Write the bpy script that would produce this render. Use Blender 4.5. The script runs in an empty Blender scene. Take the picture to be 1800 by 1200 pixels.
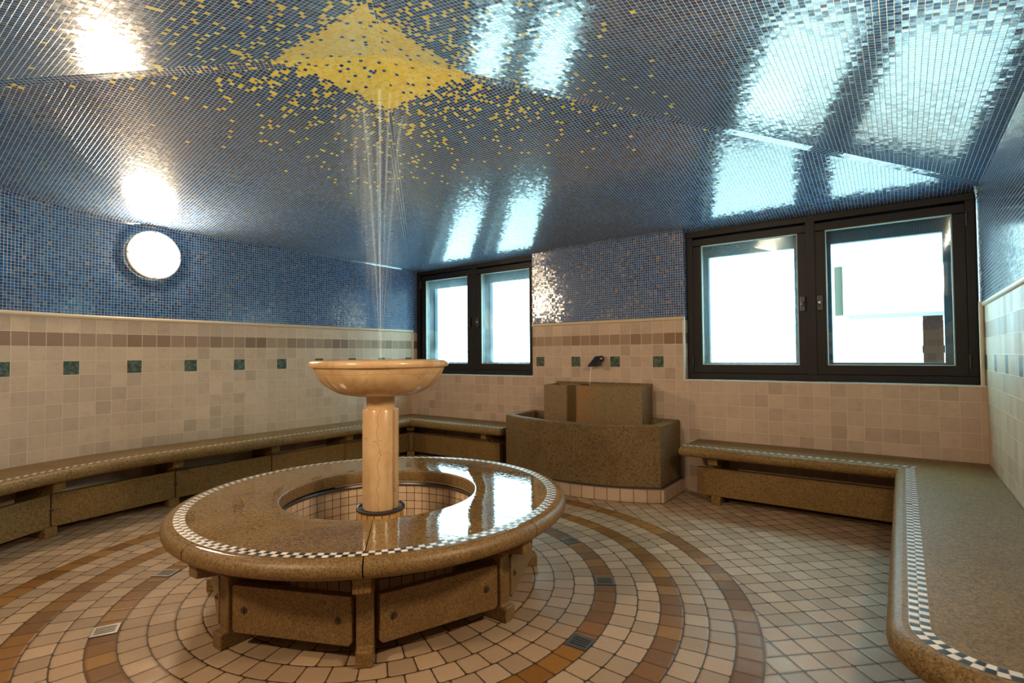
import bpy, bmesh, math, random
from mathutils import Vector, Matrix
random.seed(7)
PI = math.pi
sin, cos = math.sin, math.cos
SC = bpy.context.scene
COL = SC.collection

# ------------------------------------------------------------------ camera, sky, exposure
def make_camera():
    f, yaw, pit, rol, cx, cy, h = 924.09, -0.639, 0.0258, -0.0077, 2.2533, -1.8476, 1.1675
    fw = Vector((sin(yaw)*cos(pit), cos(yaw)*cos(pit), sin(pit)))
    rt = Vector((cos(yaw), -sin(yaw), 0)); up = rt.cross(fw)
    r2 = rt*cos(rol) + up*sin(rol); u2 = -rt*sin(rol) + up*cos(rol)
    cd = bpy.data.cameras.new('camera'); co = bpy.data.objects.new('camera', cd); COL.objects.link(co)
    cd.sensor_width = 36.0; cd.lens = f*36.0/1800.0; cd.clip_start = 0.05
    m = Matrix.Identity(4)
    for i in range(3):
        m[i][0], m[i][1], m[i][2], m[i][3] = r2[i], u2[i], -fw[i], (cx, cy, h)[i]
    co.matrix_world = m
    SC.camera = co
make_camera()
W = bpy.data.worlds.new('world'); SC.world = W; W.use_nodes = True
W.node_tree.nodes['Background'].inputs[0].default_value = (0.58, 0.91, 1.0, 1)
W.node_tree.nodes['Background'].inputs[1].default_value = 7.5
LAMP_POWER = 70.0
LAMP_COL = (1.0, 0.745, 0.485, 1)
vs = SC.view_settings
vs.view_transform = 'Standard'; vs.look = 'None'; vs.gamma = 1.0; vs.use_curve_mapping = False
vs.exposure = 0.98
SC.cycles.use_denoising = True
SC.cycles.max_bounces = 10
SC.cycles.transparent_max_bounces = 48
SC.cycles.sample_clamp_indirect = 12.0
SC.cycles.caustics_reflective = False

# ------------------------------------------------------------------ node helper
class G:
    def __init__(s, name):
        s.mat = bpy.data.materials.new(name); s.mat.use_nodes = True
        s.t = s.mat.node_tree; s.t.nodes.clear()
        s.out = s.t.nodes.new('ShaderNodeOutputMaterial')
    def set(s, sock, v):
        if v is None: return
        if isinstance(v, bpy.types.NodeSocket): s.t.links.new(v, sock)
        else:
            if sock.type == 'RGBA' and len(v) == 3: v = (*v, 1)
            sock.default_value = v
    def n(s, typ, ins=None, out=0, **props):
        nd = s.t.nodes.new('ShaderNode'+typ)
        for k, v in props.items(): setattr(nd, k, v)
        for k, v in (ins or {}).items(): s.set(nd.inputs[k], v)
        return nd.outputs[out] if out is not None else nd
    def m(s, op, a, b=None, c=None, clamp=False):
        nd = s.t.nodes.new('ShaderNodeMath'); nd.operation = op; nd.use_clamp = clamp
        for i, v in enumerate((a, b, c)): s.set(nd.inputs[i], v)
        return nd.outputs[0]
    def v(s, op, a, b=None, sc=None):
        nd = s.t.nodes.new('ShaderNodeVectorMath'); nd.operation = op
        s.set(nd.inputs[0], a)
        if b is not None: s.set(nd.inputs[1], b)
        if sc is not None: s.set(nd.inputs['Scale'], sc)
        return nd.outputs[0]
    def xyz(s, v):
        nd = s.t.nodes.new('ShaderNodeSeparateXYZ'); s.set(nd.inputs[0], v); return nd.outputs
    def comb(s, x, y, z=0.0):
        return s.n('CombineXYZ', {0: x, 1: y, 2: z})
    def uv(s): return s.n('UVMap')
    def pos(s): return s.n('NewGeometry', out=0)
    def step(s, x, a, b):       # smoothstep a..b
        nd = s.t.nodes.new('ShaderNodeMapRange'); nd.interpolation_type = 'SMOOTHSTEP'
        s.set(nd.inputs[0], x); s.set(nd.inputs[1], a); s.set(nd.inputs[2], b)
        return nd.outputs[0]
    def mix(s, f, a, b, blend='MIX'):
        nd = s.t.nodes.new('ShaderNodeMix'); nd.data_type = 'RGBA'; nd.blend_type = blend
        s.set(nd.inputs[0], f); s.set(nd.inputs[6], a); s.set(nd.inputs[7], b)
        return nd.outputs[2]
    def noise(s, vec, scale, detail=3.0, rough=0.55, out=0, dim='3D'):
        return s.n('TexNoise', {'Vector': vec, 'Scale': scale, 'Detail': detail, 'Roughness': rough}, out=out, noise_dimensions=dim)
    def rand(s, vec):
        nd = s.t.nodes.new('ShaderNodeTexWhiteNoise'); nd.noise_dimensions = '3D'; s.set(nd.inputs[0], vec)
        return nd.outputs[0], nd.outputs[1]
    def ramp(s, fac, stops, interp='LINEAR'):
        nd = s.t.nodes.new('ShaderNodeValToRGB'); cr = nd.color_ramp; cr.interpolation = interp
        while len(cr.elements) < len(stops): cr.elements.new(0.5)
        for e, (p, c) in zip(cr.elements, stops): e.position = p; e.color = (*c, 1)
        s.set(nd.inputs[0], fac); return nd.outputs[0]
    def bump(s, h, strength=0.3, dist=0.01, normal=None):
        return s.n('Bump', {'Strength': strength, 'Distance': dist, 'Height': h, 'Normal': normal})
    def bsdf(s, **k):
        nd = s.t.nodes.new('ShaderNodeBsdfPrincipled')
        for a, b in k.items(): s.set(nd.inputs[a.replace('_', ' ')], b)
        return nd.outputs[0]
    def done(s, sh):
        s.t.links.new(sh, s.out.inputs[0]); return s.mat
    # distance to the rounded border of a tile, fu/fv in 0..1, sizes in metres
    def tile(s, fu, fv, su, sv, e):
        du = s.m('MULTIPLY', s.m('MINIMUM', fu, s.m('SUBTRACT', 1.0, fu)), su)
        dv = s.m('MULTIPLY', s.m('MINIMUM', fv, s.m('SUBTRACT', 1.0, fv)), sv)
        qx = s.m('MAXIMUM', s.m('SUBTRACT', e, du), 0.0); qy = s.m('MAXIMUM', s.m('SUBTRACT', e, dv), 0.0)
        ln = s.m('SQRT', s.m('ADD', s.m('MULTIPLY', qx, qx), s.m('MULTIPLY', qy, qy)))
        return s.m('SUBTRACT', e, ln)

def plain(name, col, rough=0.5, metal=0.0, **k):
    g = G(name); return g.done(g.bsdf(Base_Color=col, Roughness=rough, Metallic=metal, **k))

# ------------------------------------------------------------------ materials
def mat_mosaic(name, gold=False, copper=0.02, pu=0.0212, pv=0.0212, rough=0.06, tilt=0.055, cior=2.25, gro=(0.48, 0.51, 0.49)):
    g = G(name); uv = g.xyz(g.uv())
    u = g.m('DIVIDE', uv[0], pu); v = g.m('DIVIDE', uv[1], pv)
    iu, iv = g.m('FLOOR', u), g.m('FLOOR', v); fu, fv = g.m('FRACT', u), g.m('FRACT', v)
    d = g.tile(fu, fv, pu, pv, 0.0025)
    tile = g.step(d, 0.0006, 0.0012)
    r1, c1 = g.rand(g.comb(iu, iv, 3.0)); r2, c2 = g.rand(g.comb(iu, iv, 11.0))
    blue = g.ramp(r1, [(0.0, (0.005, 0.034, 0.115)), (0.35, (0.008, 0.064, 0.20)), (0.7, (0.014, 0.10, 0.29)), (0.92, (0.035, 0.115, 0.23)), (1.0, (0.09, 0.12, 0.19))])
    p = g.pos()
    cloud = g.noise(p, 1.6, 3.0)
    blue = g.mix(g.m('MULTIPLY', g.step(cloud, 0.5, 0.75), 0.35), blue, (0.05, 0.10, 0.17))
    blue = g.mix(g.m('LESS_THAN', r2, copper), blue, (0.20, 0.155, 0.145))
    if gold:
        q = g.xyz(p)
        mm = g.m('MAXIMUM', g.m('ABSOLUTE', q[0]), g.m('ABSOLUTE', q[1]))
        far = g.m('MULTIPLY', g.m('EXPONENT', g.m('MULTIPLY', g.m('SUBTRACT', mm, 0.33), -2.7)), 0.30)
        far = g.m('SUBTRACT', far, 0.012)
        core = g.m('MULTIPLY', g.m('LESS_THAN', mm, g.m('ADD', g.m('ADD', 0.315, g.m('MULTIPLY', g.m('LESS_THAN', q[1], g.m('MULTIPLY', g.m('ABSOLUTE', q[0]), -1.0)), 0.075)), g.m('MULTIPLY', r1, 0.04))), 0.95)
        prob = g.m('MAXIMUM', far, core)
        isg = g.m('LESS_THAN', r2, prob)
        gcol = g.ramp(g.xyz(c2)[1], [(0, (0.80, 0.58, 0.015)), (0.6, (0.90, 0.74, 0.05)), (1, (0.92, 0.82, 0.16))])
        blue = g.mix(isg, blue, gcol)
    col = g.mix(tile, gro, blue)
    wav = g.noise(g.v('MULTIPLY', g.uv(), (1.0, 1.0, 1.0)), 170.0, 2.0)
    h = g.m('ADD', g.m('MULTIPLY', tile, 0.8), g.m('MULTIPLY', wav, 0.55))
    nb = g.bump(h, 0.35, 0.0012)
    tv = g.v('SCALE', g.v('SUBTRACT', c1, (0.5, 0.5, 0.5)), sc=g.m('MULTIPLY', tile, tilt))
    nn = g.v('NORMALIZE', g.v('ADD', nb, tv))
    rg = g.mix(tile, (0.55, 0.55, 0.55), (0.25, 0.25, 0.25))
    return g.done(g.bsdf(Base_Color=col, Roughness=rg, IOR=1.5, Specular_IOR_Level=0.13, Normal=nn, Coat_Weight=g.m('MULTIPLY', tile, 0.9), Coat_Roughness=rough, Coat_IOR=cior, Coat_Normal=nn))

def stone_detail(g, col, p, amt=0.25):
    n1 = g.noise(p, 16.0, 6.0, 0.72); n2 = g.noise(p, 60.0, 4.0, 0.65)
    col = g.mix(g.m('MULTIPLY', g.step(n1, 0.45, 0.72), amt), col, g.mix(0.65, col, (0.30, 0.17, 0.10)))
    col = g.mix(g.m('MULTIPLY', g.step(n2, 0.55, 0.75), amt*0.7), col, g.mix(0.5, col, (0.85, 0.75, 0.62)))
    return col

def mat_walltile(name, pitch, off, tint, z0=1.457, ph=0.1023, bands=True, gro=(0.66, 0.53, 0.34), e=0.004, gw=0.0020):
    g = G(name); uv = g.xyz(g.uv()); p = g.pos()
    u = g.m('DIVIDE', g.m('SUBTRACT', uv[0], off), pitch); v = g.m('DIVIDE', g.m('SUBTRACT', z0, uv[1]), ph)
    wob = g.noise(p, 9.0, 2.0)
    iu, iv = g.m('FLOOR', u), g.m('FLOOR', v); fu, fv = g.m('FRACT', u), g.m('FRACT', v)
    d = g.tile(fu, fv, pitch, ph, e)
    d = g.m('ADD', d, g.m('MULTIPLY', g.m('SUBTRACT', g.noise(p, 120.0, 2.0), 0.5), 0.0012))
    tile = g.step(d, gw*0.6, gw*1.6)
    r1, c1 = g.rand(g.comb(iu, iv, 5.0)); r2, c2 = g.rand(g.comb(iu, iv, 8.0))
    a = [x*0.80 for x in tint]; b = [min(1, x*1.12) for x in tint]
    base = g.ramp(r1, [(0, a), (0.35, tint), (0.75, tint), (1, b)])
    base = g.mix(g.m('MULTIPLY', g.m('GREATER_THAN', r2, 0.80), 0.4), base, (tint[0]*1.10, tint[1]*1.10, tint[2]*1.08))
    base = stone_detail(g, base, p, 0.38)
    if bands:
        isb = g.m('COMPARE', iv, 1.0, 0.3)
        br = g.ramp(r1, [(0, (0.22, 0.135, 0.08)), (0.5, (0.30, 0.195, 0.125)), (1, (0.38, 0.27, 0.185))])
        br = stone_detail(g, br, g.v('MULTIPLY', p, (1, 1, 2.5)), 0.3)
        base = g.mix(isb, base, br)
        isg = g.m('MULTIPLY', g.m('COMPARE', iv, 3.0, 0.3), g.m('COMPARE', g.m('FLOORED_MODULO', iu, 4.0), 0.0, 0.3))
        gn = g.mix(g.step(g.noise(p, 38.0, 5.0, 0.7), 0.42, 0.62), (0.028, 0.055, 0.040), (0.12, 0.15, 0.115))
        base = g.mix(isg, base, gn)
    col = g.mix(tile, gro, base)
    h = g.m('ADD', g.step(d, 0.0, 0.006), g.m('MULTIPLY', wob, 0.15))
    nb = g.bump(h, 0.25, 0.003)
    tv = g.v('SCALE', g.v('SUBTRACT', c1, (0.5, 0.5, 0.5)), sc=0.02)
    nn = g.v('NORMALIZE', g.v('ADD', nb, tv))
    rg = g.m('ADD', 0.36, g.m('MULTIPLY', r2, 0.2))
    return g.done(g.bsdf(Base_Color=col, Roughness=rg, Normal=nn, Specular_IOR_Level=0.3))

def mat_floor():
    g = G('floor_tiles'); p = g.pos(); q = g.xyz(p); x, y = q[0], q[1]
    w = 0.1024; r0 = 1.124
    r = g.m('SQRT', g.m('ADD', g.m('MULTIPLY', x, x), g.m('MULTIPLY', y, y)))
    rr = g.m('DIVIDE', g.m('SUBTRACT', r, r0), w); k = g.m('FLOOR', rr); fr = g.m('FRACT', rr)
    mid = g.m('ADD', r0, g.m('MULTIPLY', g.m('ADD', k, 0.5), w))
    nt = g.m('MAXIMUM', g.m('ROUND', g.m('MULTIPLY', mid, 2*PI/0.104)), 4.0)
    rk, _ = g.rand(g.comb(k, 2.0, 4.0))
    th = g.m('ADD', g.m('DIVIDE', g.m('ARCTAN2', y, x), 2*PI), 0.5)
    tu = g.m('ADD', g.m('MULTIPLY', th, nt), rk); ft = g.m('FRACT', tu)
    it = g.m('FLOORED_MODULO', g.m('FLOOR', tu), nt)
    s = 0.7071/0.1015
    gu = g.m('MULTIPLY', g.m('ADD', x, y), s); gv = g.m('MULTIPLY', g.m('SUBTRACT', x, y), s)
    ring = g.m('LESS_THAN', r, 1.841)
    def sel(a, b): return g.m('ADD', g.m('MULTIPLY', a, ring), g.m('MULTIPLY', b, g.m('SUBTRACT', 1.0, ring)))
    fu = sel(ft, g.m('FRACT', gu)); fv = sel(fr, g.m('FRACT', gv))
    iu = sel(it, g.m('ADD', g.m('FLOOR', gu), 500.0)); iv = sel(k, g.m('ADD', g.m('FLOOR', gv), 500.0))
    d = g.tile(fu, fv, 0.104, w, 0.013)
    # the cut line where the grid meets the outer brown ring
    d = g.m('MINIMUM', d, g.m('ABSOLUTE', g.m('SUBTRACT', r, 1.841)))
    nz = g.noise(p, 60.0, 3.0)
    d = g.m('ADD', d, g.m('MULTIPLY', g.m('SUBTRACT', nz, 0.5), 0.0035))
    tile = g.step(d, 0.0016, 0.0042)
    r1, c1 = g.rand(g.comb(iu, iv, 1.0)); r2, c2 = g.rand(g.comb(iu, iv, 6.0))
    cream = g.ramp(r1, [(0, (0.33, 0.225, 0.137)), (0.5, (0.41, 0.28, 0.172)), (1, (0.48, 0.335, 0.212))])
    cream = stone_detail(g, cream, p, 0.25)
    brown = g.ramp(r1, [(0, (0.16, 0.066, 0.010)), (0.5, (0.22, 0.092, 0.013)), (1, (0.29, 0.133, 0.022))])
    brown = stone_detail(g, brown, p, 0.12)
    isb = g.m('MULTIPLY', g.m('MULTIPLY', g.m('COMPARE', g.m('FLOORED_MODULO', k, 3.0), 0.0, 0.3), g.m('GREATER_THAN', k, -0.5)), ring)
    col = g.mix(tile, (0.055, 0.032, 0.014), g.mix(isb, cream, brown))
    h = g.m('ADD', g.step(d, 0.0, 0.012), g.m('MULTIPLY', g.noise(p, 25.0, 3.0), 0.18))
    nb = g.bump(h, 0.45, 0.004)
    tv = g.v('SCALE', g.v('SUBTRACT', c1, (0.5, 0.5, 0.5)), sc=0.035)
    nn = g.v('NORMALIZE', g.v('ADD', nb, tv))
    wet = g.step(g.noise(p, 1.7, 4.0), 0.40, 0.62)
    rg = g.m('ADD', 0.60, g.m('MULTIPLY', wet, -0.22))
    return g.done(g.bsdf(Base_Color=col, Roughness=rg, Normal=nn, Specular_IOR_Level=0.28))

def mat_granite(name, col, wet=0.0, dark=0.5, stain=True, spec=0.5):
    g = G(name); p = g.pos()
    n1 = g.noise(p, 130.0, 4.0, 0.7); n2 = g.noise(p, 48.0, 5.0, 0.75); n3 = g.noise(p, 4.0, 5.0, 0.65)
    vor = g.n('TexVoronoi', {'Vector': p, 'Scale': 260.0}, out=1)
    sp = g.m('MULTIPLY', g.step(g.xyz(vor)[0], 0.62, 0.95), 0.5)
    c = g.mix(g.step(n1, 0.38, 0.62), [x*0.55 for x in col], [x*1.35 for x in col])
    c = g.mix(sp, c, [min(1, x*1.9) for x in col])
    c = g.mix(g.m('MULTIPLY', g.step(n2, 0.52, 0.64), dark), c, [x*0.30 for x in col])
    if stain: c = g.mix(g.m('MULTIPLY', g.step(n3, 0.45, 0.7), 0.45), c, (col[0]*0.72, col[1]*0.58, col[2]*0.42))
    nz = g.xyz(g.n('NewGeometry', out=1))[2]
    top = g.step(nz, 0.85, 0.99)
    rip = g.noise(g.v('MULTIPLY', p, (1.0, 1.0, 0.2)), 26.0, 3.0)
    hb = g.m('ADD', g.m('MULTIPLY', n1, 0.5), g.m('MULTIPLY', n2, 0.5))
    nb = g.bump(hb, 0.5, 0.002)
    nr = g.bump(rip, 0.12, 0.004)
    wf = g.m('MULTIPLY', top, wet)
    mixn = g.v('NORMALIZE', g.v('ADD', g.v('SCALE', nr, sc=wf), g.v('SCALE', nb, sc=g.m('SUBTRACT', 1.0, wf))))
    rg = g.m('ADD', g.m('MULTIPLY', wf, 0.035), g.m('MULTIPLY', g.m('SUBTRACT', 1.0, wf), 0.45))
    return g.done(g.bsdf(Base_Color=c, Roughness=rg, Normal=mixn, IOR=1.5, Specular_IOR_Level=spec))

def mat_marble():
    g = G('honey_marble'); p = g.pos()
    n = g.noise(p, 5.0, 5.0, 0.6); wv = g.noise(g.v('MULTIPLY', p, (9.0, 9.0, 1.6)), 1.0, 4.0, 0.6)
    c = g.mix(g.step(n, 0.35, 0.7), (0.61, 0.395, 0.20), (0.70, 0.49, 0.275))
    c = g.mix(g.m('MULTIPLY', g.step(wv, 0.5, 0.68), 0.5), c, (0.47, 0.245, 0.08))
    pd = g.v('ADD', p, g.v('SCALE', g.noise(p, 7.0, 5.0, 0.7, out=1), sc=0.30))
    vo = g.n('TexVoronoi', {'Vector': g.v('MULTIPLY', pd, (1, 1, 0.45)), 'Scale': 2.6}, feature='DISTANCE_TO_EDGE')
    c = g.mix(g.m('MULTIPLY', g.m('SUBTRACT', 1.0, g.step(vo, 0.0, 0.010)), 0.5), c, (0.34, 0.16, 0.05))
    q = g.xyz(p)
    sd = g.m('ADD', g.m('MULTIPLY', q[0], 0.803), g.m('MULTIPLY', q[1], 0.596))
    z1 = g.noise(g.comb(0.3, 0.7, q[2]), 7.0, 6.0, 0.75)
    off = g.m('ADD', 0.012, g.m('MULTIPLY', g.m('SUBTRACT', z1, 0.5), 0.10))
    ck = g.m('SUBTRACT', 1.0, g.step(g.m('ABSOLUTE', g.m('SUBTRACT', sd, off)), 0.0005, 0.0022))
    ck = g.m('MULTIPLY', ck, g.m('GREATER_THAN', g.m('SUBTRACT', g.m('MULTIPLY', q[0], 0.596), g.m('MULTIPLY', q[1], 0.803)), 0.0))
    ck = g.m('MULTIPLY', ck, g.m('LESS_THAN', q[2], 0.888))
    z2 = g.noise(g.comb(q[0], q[1], 0.2), 6.0, 6.0, 0.75)
    ck2 = g.m('SUBTRACT', 1.0, g.step(g.m('ABSOLUTE', g.m('SUBTRACT', q[2], g.m('ADD', 1.078, g.m('MULTIPLY', g.m('SUBTRACT', z2, 0.5), 0.04)))), 0.0004, 0.0016))
    c = g.mix(g.m('MULTIPLY', g.m('MAXIMUM', ck, g.m('MULTIPLY', ck2, 0.7)), 0.75), c, (0.33, 0.15, 0.045))
    return g.done(g.bsdf(Base_Color=c, Roughness=0.22, Normal=g.bump(n, 0.05, 0.01)))

def mat_checker():
    g = G('checker_mosaic'); uv = g.xyz(g.uv()); P = 0.0235
    u = g.m('DIVIDE', uv[0], P); v = g.m('DIVIDE', uv[1], P)
    d = g.tile(g.m('FRACT', u), g.m('FRACT', v), P, P, 0.003)
    tile = g.step(d, 0.0006, 0.0014)
    par = g.m('FLOORED_MODULO', g.m('ADD', g.m('FLOOR', u), g.m('FLOOR', v)), 2.0)
    r1, c1 = g.rand(g.comb(g.m('FLOOR', u), g.m('FLOOR', v), 1.0))
    wh = g.ramp(r1, [(0, (0.66, 0.62, 0.57)), (1, (0.84, 0.80, 0.76))]); bk = g.ramp(r1, [(0, (0.008, 0.011, 0.016)), (1, (0.03, 0.04, 0.05))])
    col = g.mix(tile, (0.36, 0.22, 0.10), g.mix(par, bk, wh))
    nn = g.v('NORMALIZE', g.v('ADD', g.bump(d, 0.3, 0.4), g.v('SCALE', g.v('SUBTRACT', c1, (0.5, 0.5, 0.5)), sc=0.03)))
    return g.done(g.bsdf(Base_Color=col, Roughness=0.3, Normal=nn, Specular_IOR_Level=0.2))

def mat_glass(name, fog):
    g = G(name); uv = g.xyz(g.uv()); p = g.pos()
    tr = g.n('BsdfTransparent', {'Color': (0.80, 0.93, 0.95, 1)})
    gl = g.n('BsdfGlossy', {'Color': (0.75, 0.95, 1.0, 1), 'Roughness': 0.015})
    fr = g.n('Fresnel', {'IOR': 1.5})
    sh = g.n('MixShader', {0: g.m('ADD', 0.16, g.m('MULTIPLY', fr, 0.84), clamp=True), 1: tr, 2: gl})
    if fog > 0:
        eu = g.m('MINIMUM', uv[0], g.m('SUBTRACT', 1.0, uv[0])); ev = g.m('MINIMUM', uv[1], g.m('SUBTRACT', 1.0, uv[1]))
        e = g.m('MINIMUM', eu, ev)
        nz = g.noise(p, 6.0, 6.0, 0.75); n2 = g.noise(p, 24.0, 5.0, 0.7)
        f = g.m('SUBTRACT', 1.0, g.step(g.m('ADD', e, g.m('MULTIPLY', g.m('SUBTRACT', nz, 0.5), 0.35)), 0.02, 0.26))
        f = g.m('MULTIPLY', f, g.m('ADD', 0.35, g.m('MULTIPLY', g.step(n2, 0.35, 0.65), 0.65)))
        df = g.n('BsdfTranslucent', {'Color': (0.75, 0.92, 0.95, 1)})
        sh = g.n('MixShader', {0: g.m('MULTIPLY', f, fog), 1: sh, 2: df})
    return g.done(sh)

def mat_water(name, alpha, col=(0.85, 0.95, 1.0), gloss=True):
    g = G(name)
    tr = g.n('BsdfTransparent'); df = g.n('BsdfTranslucent', {'Color': (*col, 1)}); gl = g.n('BsdfGlossy', {'Roughness': 0.15, 'Color': (*col, 1)})
    a = g.n('AddShader', {0: g.n('MixShader', {0: 0.5, 1: df, 2: g.n('BsdfDiffuse', {'Color': (*col, 1)})}), 1: g.n('MixShader', {0: 0.85, 1: gl, 2: tr})})
    if not gloss: a = g.n('MixShader', {0: 0.5, 1: df, 2: g.n('BsdfDiffuse', {'Color': (*col, 1)})})
    return g.done(g.n('MixShader', {0: alpha, 1: tr, 2: a}))

def mat_lamp():
    g = G('lit_opal_glass'); return g.done(g.n('Emission', {'Color': LAMP_COL, 'Strength': LAMP_POWER}))

M = {}
M['mosaic_ceiling'] = mat_mosaic('ceiling_mosaic', gold=True, copper=0.001, gro=(0.56, 0.64, 0.63))
M['mosaic_wall'] = mat_mosaic('wall_mosaic', copper=0.006, cior=1.35)
M['mosaic_right'] = mat_mosaic('right_wall_mosaic', copper=0.002, tilt=0.03)
M['mosaic_pier'] = mat_mosaic('pier_mosaic', copper=0.05, cior=1.9, gro=(0.54, 0.50, 0.48))  # extra copper tiles paint in the lamp's warm reflection on the pier
M['tile_left'] = mat_walltile('wall_tile_left', 0.103, 0.078, (0.58, 0.435, 0.31))
M['tile_back'] = mat_walltile('wall_tile_back', 0.1042, 0.044, (0.52, 0.395, 0.30), gro=(0.64, 0.49, 0.34))
M['tile_right'] = mat_walltile('wall_tile_right', 0.1015, 1.380, (0.53, 0.42, 0.29))
M['tile_plain'] = mat_walltile('plain_tile', 0.104, 0.0, (0.52, 0.38, 0.27), z0=0.0, bands=False, gro=(0.10, 0.06, 0.03), gw=0.0022, e=0.006)
M['tile_basin'] = mat_walltile('basin_tile', 0.0488, 0.0, (0.66, 0.50, 0.34), z0=0.352, ph=0.049, bands=False, gro=(0.06, 0.035, 0.02), gw=0.0016, e=0.004)
M['tile_orange'] = mat_walltile('pedestal_tile', 0.0395, 0.0, (0.60, 0.32, 0.10), z0=0.40, ph=0.2, bands=False, gro=(0.03, 0.018, 0.01), gw=0.002, e=0.004)
M['floor'] = mat_floor()
M['granite'] = mat_granite('wet_granite', (0.20, 0.122, 0.045), wet=1.0, dark=0.28)
M['granite_dry'] = mat_granite('bench_granite', (0.205, 0.128, 0.046), wet=0.0, spec=0.2)
M['granite_trough'] = mat_granite('trough_granite', (0.19, 0.128, 0.060), dark=0.85, spec=0.2)
M['marble'] = mat_marble()
M['checker'] = mat_checker()
M['cap'] = plain('cream_marble_trim', (0.60, 0.49, 0.34), 0.3)
M['white_trim'] = plain('white_marble_trim', (0.62, 0.62, 0.56), 0.3)
M['frame'] = plain('dark_bronze_paint', (0.008, 0.007, 0.0068), 0.5, Specular_IOR_Level=0.3)
M['frame_out'] = plain('outer_frame_reflection_tint', (0.010, 0.050, 0.075), 0.5)  # teal of the ceiling's reflection in the panes, put into the frame colour
M['gasket'] = plain('pale_gasket', (0.35, 0.45, 0.40), 0.35)
M['black'] = plain('black_plastic', (0.012, 0.012, 0.013), 0.4)
M['steel'] = plain('stainless_steel', (0.30, 0.29, 0.28), 0.35, 1.0)
M['dark_steel'] = plain('dark_metal', (0.16, 0.16, 0.17), 0.3, 1.0)
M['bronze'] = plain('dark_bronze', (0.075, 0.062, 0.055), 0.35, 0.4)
M['hole'] = plain('drain_shadow', (0.01, 0.009, 0.008), 0.7)
M['bolt'] = plain('rusty_bolt', (0.09, 0.065, 0.05), 0.5, 0.5)
M['lamp'] = mat_lamp()
M['lamp_rim'] = plain('white_lamp_rim', (0.75, 0.72, 0.66), 0.35)
M['glass'] = mat_glass('window_glass', 0.0)
M['glass_fog'] = mat_glass('fogged_window_glass', 0.14)
M['glass_mist'] = mat_glass('misted_window_glass', 0.07)
M['water_pool'] = plain('pool_water', (0.10, 0.08, 0.05), 0.03)
M['jet'] = mat_water('jet_water', 0.085)
M['mist'] = mat_water('spray_water', 0.012, gloss=False)
M['stream'] = mat_water('stream_water', 0.2)
M['out_white'] = plain('grey_fascia', (0.27, 0.265, 0.26), 0.8, Specular_IOR_Level=0.0)
M['out_ground'] = plain('pale_paving', (0.75, 0.75, 0.73), 0.8, Specular_IOR_Level=0.0)
M['out_wood'] = plain('brown_boards', (0.020, 0.009, 0.006), 0.7, Specular_IOR_Level=0.0)
M['out_green'] = plain('pale_green_render', (0.085, 0.085, 0.062), 0.8, Specular_IOR_Level=0.0)
M['out_brick'] = plain('pale_brick', (0.50, 0.38, 0.31), 0.8, Specular_IOR_Level=0.0)

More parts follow.
